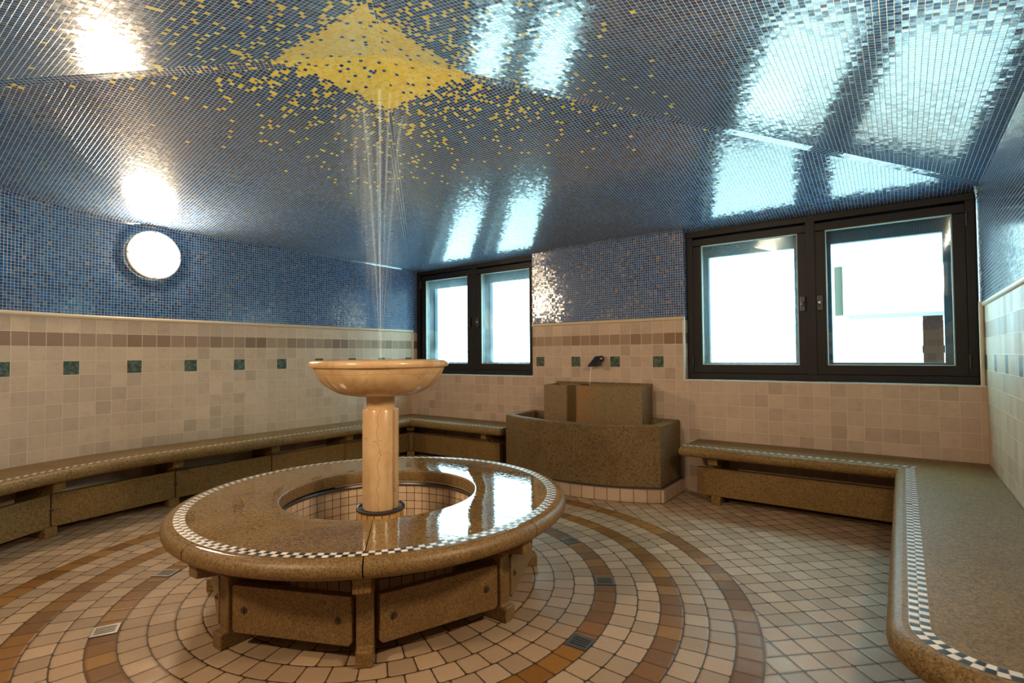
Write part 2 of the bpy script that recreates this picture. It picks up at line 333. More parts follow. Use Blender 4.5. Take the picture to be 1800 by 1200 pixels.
# ------------------------------------------------------------------ mesh helpers
class B:
    """collects vertices, faces, uvs and material slots for ONE mesh object"""
    def __init__(s): s.v = []; s.f = []; s.uv = []; s.mi = []; s.sm = []
    def face(s, pts, uvs=None, mi=0, smooth=False):
        i = len(s.v); s.v += [tuple(p) for p in pts]; s.f.append(tuple(range(i, i+len(pts))))
        s.uv.append([tuple(a) for a in uvs] if uvs else None); s.mi.append(mi); s.sm.append(smooth)
    def grid(s, rows, closed_u=False, closed_v=False, mi=0, smooth=True, uvf=None):
        """rows: list of equally long point lists"""
        i0 = len(s.v); n = len(rows[0]); m_ = len(rows)
        for r in rows: s.v += [tuple(p) for p in r]
        for a in range(m_ if closed_v else m_-1):
            for b in range(n if closed_u else n-1):
                a2, b2 = (a+1) % m_, (b+1) % n
                s.f.append((i0+a*n+b, i0+a*n+b2, i0+a2*n+b2, i0+a2*n+b))
                s.uv.append([uvf(a, b), uvf(a, b+1), uvf(a+1, b+1), uvf(a+1, b)] if uvf else None)
                s.mi.append(mi); s.sm.append(smooth)
    def box(s, c, d, rz=0.0, mi=0, mat=None):
        hx, hy, hz = d[0]/2, d[1]/2, d[2]/2
        P = [Vector((x, y, z)) for z in (-hz, hz) for x, y in ((-hx, -hy), (hx, -hy), (hx, hy), (-hx, hy))]
        R = mat if mat is not None else Matrix.Rotation(rz, 3, 'Z')
        P = [R @ p + Vector(c) for p in P]; i = len(s.v); s.v += [tuple(p) for p in P]
        for q in ((3, 2, 1, 0), (4, 5, 6, 7), (0, 1, 5, 4), (1, 2, 6, 5), (2, 3, 7, 6), (3, 0, 4, 7)):
            s.f.append(tuple(i+k for k in q)); s.uv.append(None); s.mi.append(mi); s.sm.append(False)
    def prism(s, poly, fn, mi=0):
        """poly: 2-D outline; fn(a,b,side) -> 3-D point for side 0/1"""
        n = len(poly); i = len(s.v)
        s.v += [tuple(fn(a, b, 0)) for a, b in poly] + [tuple(fn(a, b, 1)) for a, b in poly]
        fs = [tuple(i+k for k in reversed(range(n))), tuple(i+n+k for k in range(n))]
        fs += [(i+k, i+(k+1) % n, i+n+(k+1) % n, i+n+k) for k in range(n)]
        for q in fs: s.f.append(q); s.uv.append(None); s.mi.append(mi); s.sm.append(False)
    def lathe(s, prof, n=64, a0=0.0, a1=2*PI, mi=0, smooth=True, c=(0, 0, 0), rf=None, us=1.0, caps=True):
        full = abs(a1-a0-2*PI) < 1e-6; k = n if full else n+1
        rows = []
        for j in range(k):
            a = a0+(a1-a0)*j/n
            rows.append([(c[0]+(r*(rf(a, z) if rf else 1))*cos(a), c[1]+(r*(rf(a, z) if rf else 1))*sin(a), c[2]+z) for r, z in prof])
        s.grid(rows, closed_v=full, mi=mi, smooth=smooth, uvf=lambda a, b: ((a0+(a1-a0)*a/n)*us, c[2]+prof[min(b, len(prof)-1)][1]))
        if not full and caps:
            s.face(rows[0][::-1], mi=mi); s.face(rows[-1], mi=mi)
    def tube(s, pts, rad, n=8, mi=0, cap=True):
        rows = []; pts = [Vector(p) for p in pts]
        for i, p in enumerate(pts):
            t = (pts[min(i+1, len(pts)-1)]-pts[max(i-1, 0)]).normalized()
            a = t.orthogonal().normalized() if abs(t.z) > 0.9 else t.cross(Vector((0, 0, 1))).normalized()
            if abs(t.z) > 0.9: a = (Vector((1, 0, 0)) - t*t.x).normalized()
            b = t.cross(a); r = rad[i] if isinstance(rad, (list, tuple)) else rad
            rows.append([p + a*r*cos(2*PI*k/n) + b*r*sin(2*PI*k/n) for k in range(n)])
        s.grid(rows, closed_u=True, mi=mi)
        if cap: s.face(rows[0][::-1], mi=mi); s.face(rows[-1], mi=mi)
    def build(s, name, mats, parent=None, bevel=0.0, seg=2, fix=True, merge=False):
        me = bpy.data.meshes.new(name); me.from_pydata(s.v, [], s.f)
        mats = mats if isinstance(mats, (list, tuple)) else [mats]
        for m_ in mats: me.materials.append(m_)
        for p, mi, sm in zip(me.polygons, s.mi, s.sm): p.material_index = mi; p.use_smooth = sm
        if any(u is not None for u in s.uv):
            L = me.uv_layers.new(name='UVMap'); li = 0
            for p, u in zip(me.polygons, s.uv):
                for k in range(p.loop_total):
                    if u: L.data[p.loop_start+k].uv = u[k]
        if fix or merge:
            bm = bmesh.new(); bm.from_mesh(me)
            if merge: bmesh.ops.remove_doubles(bm, verts=bm.verts, dist=1e-5)
            if fix: bmesh.ops.recalc_face_normals(bm, faces=bm.faces)
            bm.to_mesh(me); bm.free()
        if any(s.sm): me.set_sharp_from_angle(angle=math.radians(38))
        o = bpy.data.objects.new(name, me); COL.objects.link(o)
        if parent is not None: o.parent = parent
        if bevel:
            md = o.modifiers.new('bevel', 'BEVEL'); md.width = bevel; md.segments = seg; md.limit_method = 'ANGLE'; md.angle_limit = math.radians(40)
        return o

def tag(o, label=None, cat=None, group=None, kind=None):
    if label: o['label'] = label
    if cat: o['category'] = cat
    if group: o['group'] = group
    if kind: o['kind'] = kind
    return o
def thing(name, label, cat, group=None, loc=(0, 0, 0)):
    o = bpy.data.objects.new(name, None); COL.objects.link(o); o.location = loc; o.empty_display_size = 0.1
    return tag(o, label, cat, group)
def struct(o, label=None): return tag(o, label, None, None, 'structure')
def clone(o, parent=None):
    c = o.copy(); COL.objects.link(c)
    if parent is not None: c.parent = parent
    for ch in [k for k in bpy.data.objects if k.parent == o]: clone(ch, c)
    return c

# ------------------------------------------------------------------ room constants
XL, XR, YB, YF = -2.65, 2.68, 2.664, -2.45
AC, AR = Vector((-0.40, -0.20)), 2.25         # the curved end of the left wall
ZC = 1.457                                     # top of the cream tiles (under the cap)
APEX = Vector((0, 0, 2.80))
WY = 2.744                                     # face of the window frames

def left_wall_path():
    pts = [(XL, 2.95), (XL, YB)] + [(XL, YB+(AC.y-YB)*i/8) for i in range(1, 9)]
    for i in range(1, 33):
        a = PI + (PI/2)*i/32
        pts.append((AC.x+AR*cos(a), AC.y+AR*sin(a)))
    return pts
LW = left_wall_path()
def path_u(pts, start):
    u = [start]
    for a, b in zip(pts, pts[1:]): u.append(u[-1]-math.dist(a, b))
    return u
LU = path_u(LW, 2.95)

# ------------------------------------------------------------------ floor
b = B(); b.face([(-3.0, -2.8, 0), (3.0, -2.8, 0), (3.0, 3.0, 0), (-3.0, 3.0, 0)])
struct(b.build('floor', M['floor'], fix=False), 'cream tumbled stone floor with brown tile rings round the fountain bench')

# ------------------------------------------------------------------ walls
def wall_strip(b, pts, us, z0, z1, mi):
    for (p, q, a, c) in zip(pts, pts[1:], us, us[1:]):
        b.face([(*p, z0), (*q, z0), (*q, z1), (*p, z1)], [(a, z0), (c, z0), (c, z1), (a, z1)], mi, True)
b = B(); wall_strip(b, LW, LU, 0, ZC, 0); wall_strip(b, LW, LU, ZC, 2.6, 1)
struct(b.build('wall_left', [M['tile_left'], M['mosaic_wall']], merge=True, fix=False), 'left wall, cream tiles below and blue mosaic above, curving at the near end')

def rect_y(b, x0, x1, z0, z1, y, mi): b.face([(x0, y, z0), (x1, y, z0), (x1, y, z1), (x0, y, z1)], [(x0, z0), (x1, z0), (x1, z1), (x0, z1)], mi)
def rect_x(b, y0, y1, z0, z1, x, mi): b.face([(x, y0, z0), (x, y1, z0), (x, y1, z1), (x, y0, z1)], [(y0, z0), (y1, z0), (y1, z1), (y0, z1)], mi)
ZS = 0.945; PX0, PX1 = -0.832, 0.748
b = B()
rect_y(b, XL-0.3, XR+0.3, 0, ZS, YB, 0)
b.face([(XL, YB, ZS), (XR, YB, ZS), (XR, 2.95, ZS), (XL, 2.95, ZS)], [(XL, .93), (XR, .93), (XR, .91), (XL, .91)], 2)
rect_y(b, PX0, PX1, ZS, ZC, YB, 0); rect_y(b, PX0, PX1, ZC, 2.6, YB, 1)
for x in (PX0, PX1):
    rect_x(b, YB, 2.95, ZS, ZC, x, 0); rect_x(b, YB, 2.95, ZC, 2.6, x, 1)
struct(b.build('wall_back', [M['tile_back'], M['mosaic_pier'], M['white_trim']], fix=False), 'back wall with a blue mosaic pier between the two windows')
b = B(); rect_x(b, -2.8, 2.95, 0, ZC, XR, 0); rect_x(b, -2.8, 2.95, ZC, 2.6, XR, 1)
struct(b.build('wall_right', [M['tile_right'], M['mosaic_right']], fix=False), 'right wall of cream tiles with glossy blue mosaic above')
b = B(); rect_y(b, AC.x-0.1, XR+0.3, 0, ZC, YF, 0); rect_y(b, AC.x-0.1, XR+0.3, ZC, 2.6, YF, 1)
struct(b.build('wall_front', [M['tile_back'], M['mosaic_wall']], fix=False))

# cap mouldings between cream tiles and mosaic, corner bullnoses, sill edges
def cap(name, pts, ny, mat='cap', r=0.017, zc=1.474):
    """half-round bead along pts; ny(i) gives the inward normal"""
    b = B(); rows = []
    for i, p in enumerate(pts):
        n = ny(i); rows.append([(p[0]+n[0]*(r*0.9*sin(t)), p[1]+n[1]*(r*0.9*sin(t)), zc-r*cos(t)) for t in [PI*k/8 for k in range(9)]])
    b.grid(rows); b.face(rows[0]); b.face(rows[-1][::-1])
    return b.build(name, M[mat])
def lnorm(i):
    p = LW[i]
    if p[1] >= AC.y-1e-6: return (1, 0)
    d = (AC-Vector(p)).normalized(); return (d.x, d.y)
struct(cap('trim_1', LW[1:], lambda i: lnorm(i+1)), 'cream half-round cap along the left wall')
struct(cap('trim_2', [(PX0, YB), (PX1+0.004, YB)], lambda i: (0, -1)), 'cream half-round cap across the pier')
struct(cap('trim_3', [(XR, YF), (XR, YB)], lambda i: (-1, 0)), 'cream half-round cap along the right wall')
struct(cap('trim_4', [(AC.x, YF), (XR, YF)], lambda i: (0, 1)))
def bead(name, p0, p1, r, mat, label):
    b = B(); b.tube([p0, p1], r, 12); return struct(b.build(name, M[mat]), label)
bead('trim_5', (PX1-0.006, YB+0.006, ZS), (PX1-0.006, YB+0.006, ZC+0.03), 0.011, 'white_trim', 'pale bullnose up the right edge of the pier')
bead('trim_6', (XL+0.004, YB+0.004, ZS), (XL+0.004, YB+0.004, ZC+0.03), 0.011, 'cap', 'pale bullnose in the left corner beside the window')
bead('trim_7', (XR-0.016, YB+0.006, ZS), (XR-0.016, YB+0.006, ZC+0.03), 0.013, 'cap', 'pale bullnose in the right corner beside the window')
for nm, x0, x1 in (('trim_8', XL, PX0), ('trim_9', PX1, XR)):
    b = B(); b.box(((x0+x1)/2, YB+0.03, ZS-0.002), (x1-x0, 0.07, 0.012))
    struct(b.build(nm, M['white_trim'], bevel=0.003), 'thin white marble sill edge under the %s window' % ('left' if nm == 'trim_8' else 'right'))

# ------------------------------------------------------------------ ceiling: a mosaic tent of four planes with flat ridge bands
def ceiling():
    cs = [Vector((-2.67, YB, 2.230)), Vector((2.68, YB, 2.248)), Vector((2.68, -2.67, 2.245)), Vector((-2.67, -2.67, 2.245))]
    b = B(); w = 0.032; ends = []
    ins = {}
    for i in range(4):                       # facet between ridge i and ridge i+1 : back, right, front, left
        A, C = cs[i], cs[(i+1) % 4]
        r1, r2 = (A-APEX), (C-APEX)
        nrm = r1.cross(r2).normalized()
        e1 = r1.normalized(); e2 = r2.normalized()
        m1 = nrm.cross(e1).normalized(); m2 = -(nrm.cross(e2).normalized())
        if m1.dot(e2) < 0: m1 = -m1
        if m2.dot(e1) < 0: m2 = -m2
        ang = e1.angle(e2); top = APEX + (e1+e2).normalized()*(w/sin(ang/2))
        p1 = APEX + r1*1.14 + m1*w; p2 = APEX + r2*1.14 + m2*w
        ins[i] = (top, p1, p2)
        hor = (1, 0, 0) if i in (0, 2) else (0, 1, 0)
        H = Vector(hor); U = (H-nrm*H.dot(nrm)).normalized(); V = nrm.cross(U)
        f = lambda p: ((p-APEX).dot(U)+10*i+5, (p-APEX).dot(V)+20)
        b.face([top, p1, p2], [f(top), f(p1), f(p2)])
    for i in range(4):                       # ridge band i between facet i-1 and facet i
        t0, q1, q2 = ins[(i-1) % 4]; t1, s1, s2 = ins[i]
        L = (s1-t1).length
        b.face([t0, q2, s1, t1], [(50+i*3.0, 0), (50+i*3.0, L), (50+i*3.0+0.0636, L), (50+i*3.0+0.0636, 0)])
    b.face([ins[k][0] for k in range(4)], [(70, 0), (70, .0636), (70.0636, .0636), (70.0636, 0)])
    o = b.build('ceiling', M['mosaic_ceiling'], fix=True)
    return struct(o, 'tent shaped blue mosaic ceiling with a gold star at its peak')
ceiling()
# slim angled rows of mosaic where walls meet the ceiling
def eave_row(name, pts, us, nrm, zf, label):
    b = B(); a = 0.0145
    for i in range(len(pts)-1):
        q = []
        for k in (i, i+1):
            p, n = pts[k], nrm(k); z = zf(*p)
            q.append(((p[0]+n[0]*0.001, p[1]+n[1]*0.001, z-a-0.001), (p[0]+n[0]*a, p[1]+n[1]*a, zf(p[0]+n[0]*a, p[1]+n[1]*a)-0.001)))
        b.face([q[0][0], q[1][0], q[1][1], q[0][1]], [(us[i], 0.0), (us[i+1], 0.0), (us[i+1], 0.0210), (us[i], 0.0210)], 0, True)
    return struct(b.build(name, M['mosaic_right'], merge=True, fix=False), label)
def zleft(x, y): return 2.80 + (x/2.67)*(2.80-2.2375) - 0.0075*(y/2.667)*(-x/2.67)
def zback(x, y): return 2.80 - (y/YB)*(2.80-2.239) + 0.009*(x/2.675)*(y/YB)
kk = [i for i, p in enumerate(LW) if -p[0] > abs(p[1]) or p[1] > 2.6][1:]
eave_row('trim_10', [LW[i] for i in kk], [LU[i] for i in kk], lambda k: lnorm(kk[k]), zleft, 'angled row of mosaic along the top of the left wall')
eave_row('trim_11', [(PX0, YB), (PX1, YB)], [PX0, PX1], lambda k: (0, -1), zback, 'angled row of mosaic along the top of the pier')
# ------------------------------------------------------------------ windows
def frame_rect(b, x0, x1, z0, z1, t, y0, y1, tb=None):
    tb = tb or t
    b.box(((x0+x1)/2, (y0+y1)/2, z1-t/2), (x1-x0, y1-y0, t)); b.box(((x0+x1)/2, (y0+y1)/2, z0+tb/2), (x1-x0, y1-y0, tb))
    b.box((x0+t/2, (y0+y1)/2, (z0+z1)/2), (t, y1-y0, z1-z0-2*min(t, tb)+0.002)); b.box((x1-t/2, (y0+y1)/2, (z0+z1)/2), (t, y1-y0, z1-z0-2*min(t, tb)+0.002))
def window(name, label, x0, x1, sashes, glassmats):
    z0, z1 = 0.952, 2.222
    root = thing(name, label, 'window'); root['kind'] = 'structure'; del root['category']
    b = B(); mid = (sashes[0][1]+sashes[1][0])/2; t = 0.05
    frame_rect(b, x0, x1, z0, z1, t, WY, WY+0.09, 0.05)
    b.box((mid, WY+0.045, (z0+z1)/2), (sashes[1][0]-sashes[0][1]+0.012, 0.088, z1-z0-0.09))
    b.build('frame', M['frame'], root, bevel=0.004)
    for i, ((s0, s1, g0, g1), gm) in enumerate(zip(sashes, glassmats)):
        sz0, sz1, gz0, gz1 = 1.003, 2.155, 1.072, 2.096
        b = B(); yb, yf = WY+0.08, WY+0.006
        b.box(((s0+s1)/2, (yb+yf)/2, (sz1+gz1)/2), (s1-s0, yb-yf, sz1-gz1)); b.box(((s0+s1)/2, (yb+yf)/2, (sz0+gz0)/2), (s1-s0, yb-yf, gz0-sz0))
        b.box(((s0+g0)/2, (yb+yf)/2, (sz0+sz1)/2), (g0-s0, yb-yf, gz1-gz0+.002)); b.box(((s1+g1)/2, (yb+yf)/2, (sz0+sz1)/2), (s1-g1, yb-yf, gz1-gz0+.002))
        sash = b.build('sash', M['frame'], root, bevel=0.003)
        b = B(); frame_rect(b, g0, g1, gz0, gz1, 0.006, WY+0.012, WY+0.03); b.build('gasket', M['gasket'], sash)
        b = B(); y = WY+0.034
        b.face([(g0, y, gz0), (g1, y, gz0), (g1, y, gz1), (g0, y, gz1)], [(0, 0), (1, 0), (1, 1), (0, 1)])
        b.build('pane', M[gm], sash, fix=False)
        hx = s1-0.030 if i == 0 else s0+0.030
        b = B(); b.box((hx, WY-0.004, 1.545), (0.034, 0.02, 0.115)); b.box((hx, WY-0.02, 1.545), (0.02, 0.02, 0.035))
        h = b.build('handle', M['black'], sash, bevel=0.003)
        if i == 1:
            b = B(); b.tube([(hx, WY-0.028, 1.548), (hx, WY-0.032, 1.548)], 0.008, 12); b.build('key_pin', M['steel'], h)
        hgx = s0-0.006 if i == 0 else s1+0.006
        for hz in (1.10, 2.05):
            b = B(); b.tube([(hgx, WY-0.004, hz-0.045), (hgx, WY-0.004, hz+0.045)], 0.008, 10); b.build('hinge', M['black'], sash)
    # the outer frame of the double window, seen through the panes
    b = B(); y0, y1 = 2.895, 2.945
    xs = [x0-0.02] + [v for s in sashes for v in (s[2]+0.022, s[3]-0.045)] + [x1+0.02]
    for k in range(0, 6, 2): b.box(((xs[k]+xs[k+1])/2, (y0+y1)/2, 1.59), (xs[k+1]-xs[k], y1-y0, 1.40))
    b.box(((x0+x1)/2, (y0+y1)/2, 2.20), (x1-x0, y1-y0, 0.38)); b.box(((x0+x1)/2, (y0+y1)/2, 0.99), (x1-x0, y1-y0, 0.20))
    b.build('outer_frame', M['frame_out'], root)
    return root
window('window_1', 'left double window with dark frame and fogged panes', XL+0.004, PX0-0.004, [(-2.565, -1.735, -2.497, -1.808), (-1.672, -0.878, -1.602, -0.928)], ['glass_fog', 'glass_fog'])
window('window_2', 'right double window with dark frame above the back bench', PX1+0.004, 2.655, [(0.80, 1.672, 0.872, 1.610), (1.726, 2.605, 1.797, 2.537)], ['glass_mist', 'glass'])

# ------------------------------------------------------------------ outside
b = B(); b.face([(-30, 2.95, -0.15), (30, 2.95, -0.15), (30, 40, -0.15), (-30, 40, -0.15)])
struct(b.build('ground', M['out_ground'], fix=False), 'pale paving outside the windows')
can = thing('canopy', 'white canopy fascia outside the right window', 'canopy')
o = B(); o.box((3.3, 6.6, 2.85), (3.3, 1.0, 2.42)); o.build('fascia', M['out_white'], can, bevel=0.01)
o = B(); o.box((1.60, 6.25, 1.97), (0.10, 0.12, 0.64)); o.build('side_panel', M['out_green'], can, bevel=0.005)
o = B(); o.box((1.5, 8.6, 0.75), (3.4, 0.25, 1.80)); tag(o.build('garden_wall', M['out_brick'], bevel=0.01), 'low pale brick wall far outside under the canopy', 'wall')
fence = thing('board_fence', 'brown vertical board fence outside the right pane', 'fence')
for k in range(5):
    o = B(); o.box((2.555+k*0.21, 6.35, 0.75), (0.195, 0.03, 1.72)); o.build('board', M['out_wood'], fence, bevel=0.003)
o = B(); o.box((2.98, 6.39, 1.2), (1.06, 0.04, 0.09)); o.build('rail', M['out_wood'], fence)

# ------------------------------------------------------------------ lamps
def wall_lamp(loc, ang, label):
    root = thing('wall_lamp', label, 'lamp', None, loc); root.rotation_euler = (0, 0, ang)   # faces +x before turning
    def lx(prof, name, mat, n=64, par=root):
        b = B(); rows = []
        for j in range(n):
            a = 2*PI*j/n; rows.append([(x, r*cos(a), r*sin(a)) for r, x in prof])
        b.grid(rows, closed_v=True); return b.build(name, M[mat], par)
    lx([(0, 0.0), (0.182, 0.0), (0.190, 0.008), (0.190, 0.03), (0.185, 0.036), (0.0, 0.036)], 'base', 'lamp_rim')
    lx([(0.192, 0.028), (0.1955, 0.036), (0.193, 0.046), (0.182, 0.050), (0.176, 0.046)], 'rim', 'lamp_rim')
    lx([(0.180, 0.040), (0.172, 0.058), (0.145, 0.074), (0.10, 0.086), (0.05, 0.092), (0.0, 0.093)], 'diffuser', 'lamp')
    for a in (0.0, PI/2, PI, 1.5*PI):
        b = B(); b.tube([(0.048, 0.183*cos(a), 0.183*sin(a)), (0.056, 0.183*cos(a), 0.183*sin(a))], 0.006, 10); b.build('screw', M['bolt'], root)
    return root
wall_lamp((XL+0.002, -0.165, 2.0), 0.0, 'round lit wall lamp on the blue mosaic of the left wall')
wall_lamp((XR-0.002, -0.18, 1.98), PI, 'round lit wall lamp on the blue mosaic of the right wall')
wall_lamp((0.3, YF+0.002, 1.98), PI/2, 'round lit wall lamp on the front wall behind the viewer')

# ------------------------------------------------------------------ round bench
bench = thing('round_bench', 'wet brown granite ring bench round the fountain column', 'bench')
def arc_profile():
    p = [(0.499, 0.385), (0.497, 0.389), (0.497, 0.440), (0.4978, 0.4445), (0.4998, 0.4475), (0.503, 0.4495), (0.508, 0.45)]
    for r in (0.6, 0.7, 0.8, 0.9): p.append((r, 0.45))
    for k in range(0, 11): 
        t = PI/2-PI*k/10; p.append((0.945+0.0375*cos(t), 0.4125+0.0375*sin(t)))
    p.append((0.7, 0.375)); p.append((0.51, 0.38))
    return p
prof = arc_profile(); gap = 0.0026
for k in range(8):
    a0 = math.radians(2+45*k)+gap; a1 = math.radians(2+45*(k+1))-gap
    b = B(); b.lathe(prof, 28, a0, a1); 
    # close underside
    b.build('seat_slab', M['granite'], bench, merge=True)
b = B(); n = 250; rows = []
for j in range(n):
    a = 2*PI*j/n; rows.append([(r*cos(a), r*sin(a), 0.4508) for r in (0.887, 0.934)])
b.grid(rows, closed_v=True, uvf=lambda a, c: (250*0.0235*a/n*0.996*250/250 if False else a/n*0.0235*248, c*0.047))
tag(b.build('checker_inlay', M['checker'], bench, fix=True), 'black and white checker mosaic band')
def support(bn, ang, rin, rfoot, rup, rtop, wid, origin=(0, 0), zt=0.375, mat='granite', name='leg'):
    """stone support: foot, upright and bracket in one outline, standing in the radial plane"""
    out = [(rin, 0), (rfoot, 0), (rfoot, 0.062), (rup, 0.066), (rup, 0.275), (rup+0.03, 0.30), (rtop, 0.315), (rtop, zt-0.002), (rin, zt-0.002)]
    d = Vector((cos(ang), sin(ang))); nrm = Vector((-sin(ang), cos(ang)))
    b = B(); b.prism(out, lambda a, z, s: (origin[0]+d.x*a+nrm.x*wid*(s-0.5), origin[1]+d.y*a+nrm.y*wid*(s-0.5), z))
    return b.build(name, M[mat], bn, bevel=0.006)
for k in range(8): support(bench, math.radians(1.5+45*k), 0.56, 0.846, 0.818, 0.938, 0.066)
def bolt(parent, p, n):
    p = Vector(p); n = Vector(n).normalized()
    b = B(); b.tube([p-n*0.002, p+n*0.003], 0.014, 16); b.tube([p+n*0.003, p+n*0.010], 0.0065, 6)
    return b.build('bolt', M['bolt'], parent)
def panel(parent, p0, p1, inward, z0, z1, th=0.04, mat='granite', bolts=True, bz=None):
    p0, p1 = Vector((*p0, 0)), Vector((*p1, 0)); d = (p1-p0).normalized(); inw = Vector((*inward, 0))
    b = B(); c = (0.012)
    L = (p1-p0).length
    poly = [(c, z0), (L-c, z0), (L, z0+c), (L, z1-c*0.4), (L-c*0.4, z1), (c*0.4, z1), (0, z1-c*0.4), (0, z0+c)]
    b.prism(poly, lambda a, z, s: p0+d*a+inw*th*s+Vector((0, 0, z)))
    o = b.build('panel', M[mat], parent, bevel=0.005)
    if bolts:
        zz = bz or (z0+z1)/2
        for a in (0.055, L-0.055): bolt(o, p0+d*a+Vector((0, 0, zz)), -inw)
    return o
for k in range(8):
    a0, a1 = math.radians(1.5+45*k), math.radians(1.5+45*(k+1)); R = 0.835
    p0 = Vector((R*cos(a0), R*sin(a0))); p1 = Vector((R*cos(a1), R*sin(a1))); d = (p1-p0).normalized()
    mid = -((p0+p1)/2).normalized()
    panel(bench, p0+d*0.060, p1-d*0.056, mid, 0.068, 0.256)

# ------------------------------------------------------------------ tiled basin inside the bench
basin = thing('fountain_basin', 'small round cream tiled basin in the middle of the ring bench', 'basin')
b = B(); b.lathe([(0.545, 0.002), (0.545, 0.362), (0.522, 0.362), (0.522, 0.03), (0.0, 0.03)], 80, us=0.5); b.build('tile_lining', M['tile_basin'], basin)
b = B(); b.lathe([(0.546, 0.3625), (0.546, 0.371), (0.524, 0.374), (0.512, 0.370), (0.508, 0.360), (0.512, 0.350), (0.5215, 0.348)], 80); b.build('dark_rim', M['bronze'], basin)
b = B(); b.lathe([(0.514, 0.3735), (0.506, 0.378), (0.506, 0.387), (0.520, 0.387), (0.520, 0.3735)], 60, math.radians(60), math.radians(172)); b.build('white_strip', M['white_trim'], basin)

# ------------------------------------------------------------------ fountain: pedestal, collar, column, neck, bowl
fo = thing('fountain', 'honey marble fountain bowl on a grooved column', 'fountain')
b = B(); b.lathe([(0.119, 0.031), (0.119, 0.352), (0.0, 0.352)], 48, us=0.119); b.build('pedestal', M['tile_orange'], fo)
b = B(); b.lathe([(0.10, 0.352), (0.122, 0.352), (0.127, 0.357), (0.127, 0.366), (0.122, 0.372), (0.118, 0.370), (0.116, 0.362), (0.0, 0.362)], 64); b.build('collar', M['bronze'], fo)
view = math.radians(-42)                      # towards the viewer
grooves = [view+math.radians(50+120*k) for k in range(3)]
def col_r(a, z):
    f = 1.0
    for gq in grooves:
        d = abs((a-gq+PI) % (2*PI)-PI); f -= 0.22*max(0.0, 1-d/0.13)**1.3
    return f
b = B(); b.lathe([(0.088, 0.3625), (0.0945, 0.366), (0.0945, 0.878), (0.091, 0.886), (0.07, 0.888)], 192, rf=col_r); b.build('column', M['marble'], fo)
b = B(); b.lathe([(0.0, 0.885), (0.0745, 0.885), (0.0745, 0.95), (0.078, 0.958)], 64); b.build('neck', M['marble'], fo)
def bowl_r(a, z):
    k = max(0.0, min(1.0, (z-0.965)/0.03))*max(0.0, min(1.0, (1.098-z)/0.05))
    return 1.0+0.011*k*cos(a*20)
pr = [(0.0, 0.953), (0.075, 0.955), (0.12, 0.957), (0.171, 0.9635), (0.20, 0.970), (0.227, 0.980), (0.255, 0.996), (0.278, 1.013), (0.298, 1.032), (0.314, 1.050), (0.328, 1.075), (0.338, 1.100), (0.340, 1.107), (0.347, 1.108),
      (0.358, 1.112), (0.364, 1.122), (0.363, 1.134), (0.356, 1.143), (0.346, 1.147), (0.335, 1.144), (0.325, 1.130), (0.30, 1.09), (0.22, 1.04), (0.10, 1.02), (0.0, 1.02)]
b = B(); b.lathe(pr, 160, rf=bowl_r); b.build('bowl', M['marble'], fo)
b = B(); b.lathe([(0.0, 1.128), (0.3235, 1.128)], 64); tag(b.build('bowl_water', M['water_pool'], fix=True), 'shallow water filling the marble fountain bowl', 'water', None, 'stuff')
# spray
rnd = random.Random(3)
b = B()
for k, (ax, ay, top) in enumerate([(-0.10, -0.02, 2.55), (-0.05, 0.03, 2.65), (0.00, 0.0, 2.62), (0.045, 0.02, 2.60), (0.085, 0.05, 2.45), (0.03, -0.04, 2.3)]):
    pts = []; rad = []
    for i in range(15):
        t = i/14; z = 1.128+(top-1.128)*(1-(1-t)**1.35)
        pts.append((ax*1.15*t**1.1+0.004*ax/0.1, ay*1.3*t, z)); rad.append(0.0010+0.006*t)
    b.tube(pts, rad, 6)
for k in range(520):
    t = rnd.random()**0.7; z = 1.16+1.2*t; side = rnd.choice((-1, -1, 1))
    sp = 0.012+0.06*t
    dx = side*0.12*t+rnd.gauss(0, sp); dy = side*0.03*t+rnd.gauss(0.0, sp)
    L = 0.15+0.35*rnd.random(); r = 0.003+0.009*t*rnd.random()
    z1 = min(z+L, 2.72); lean = side*0.05*L
    b.tube([(dx, dy, z), (dx+lean*0.3, dy, z+(z1-z)*0.3), (dx+lean*0.7, dy, z+(z1-z)*0.7), (dx+lean, dy, z1)], [r*0.2, r, r, r*0.2], 6, mi=1, cap=False)
tag(b.build('fountain_spray', [M['jet'], M['mist']], fix=False), 'thin water jets and pale mist rising from the marble bowl to the ceiling', 'water', None, 'stuff')

# ------------------------------------------------------------------ wall benches
def slab(name, parent, outline, z0, z1, r, mat):
    """outline: (x, y, ix, iy) with the inset vector of each vertex (zero = square edge)"""
    rows = []; K = 8; zm = (z0+z1)/2; hh = (z1-z0)/2
    for k in range(K+1):
        t = -PI/2+PI*k/K; ins = r*(1-cos(t)); z = zm+hh*sin(t)
        rows.append([(x+ix*ins, y+iy*ins, z) for x, y, ix, iy in outline])
    b = B(); b.grid(rows, closed_u=True); b.face(rows[0][::-1]); b.face(rows[-1])
    return b.build(name, M[mat], parent, merge=False)
def inlay(parent, nose, o0=0.050, o1=0.097, z=0.4508):
    """ribbon along nose points (x, y, ix, iy)"""
    b = B(); rows = []; u = [0.0]
    pts = [((x+ix*o0, y+iy*o0), (x+ix*o1, y+iy*o1)) for x, y, ix, iy in nose]
    for p, q in zip(pts, pts[1:]): u.append(u[-1]+math.dist(p[0], q[0]))
    b.grid([[(*p, z), (*q, z)] for p, q in pts], uvf=lambda a, c: (u[min(a, len(u)-1)], 0.047*c))
    o = b.build('checker_inlay', M['checker'], parent, fix=True); tag(o, 'black and white checker mosaic band')
    return o
DN = 0.45                                       # bench depth
G_ = 'granite_dry'
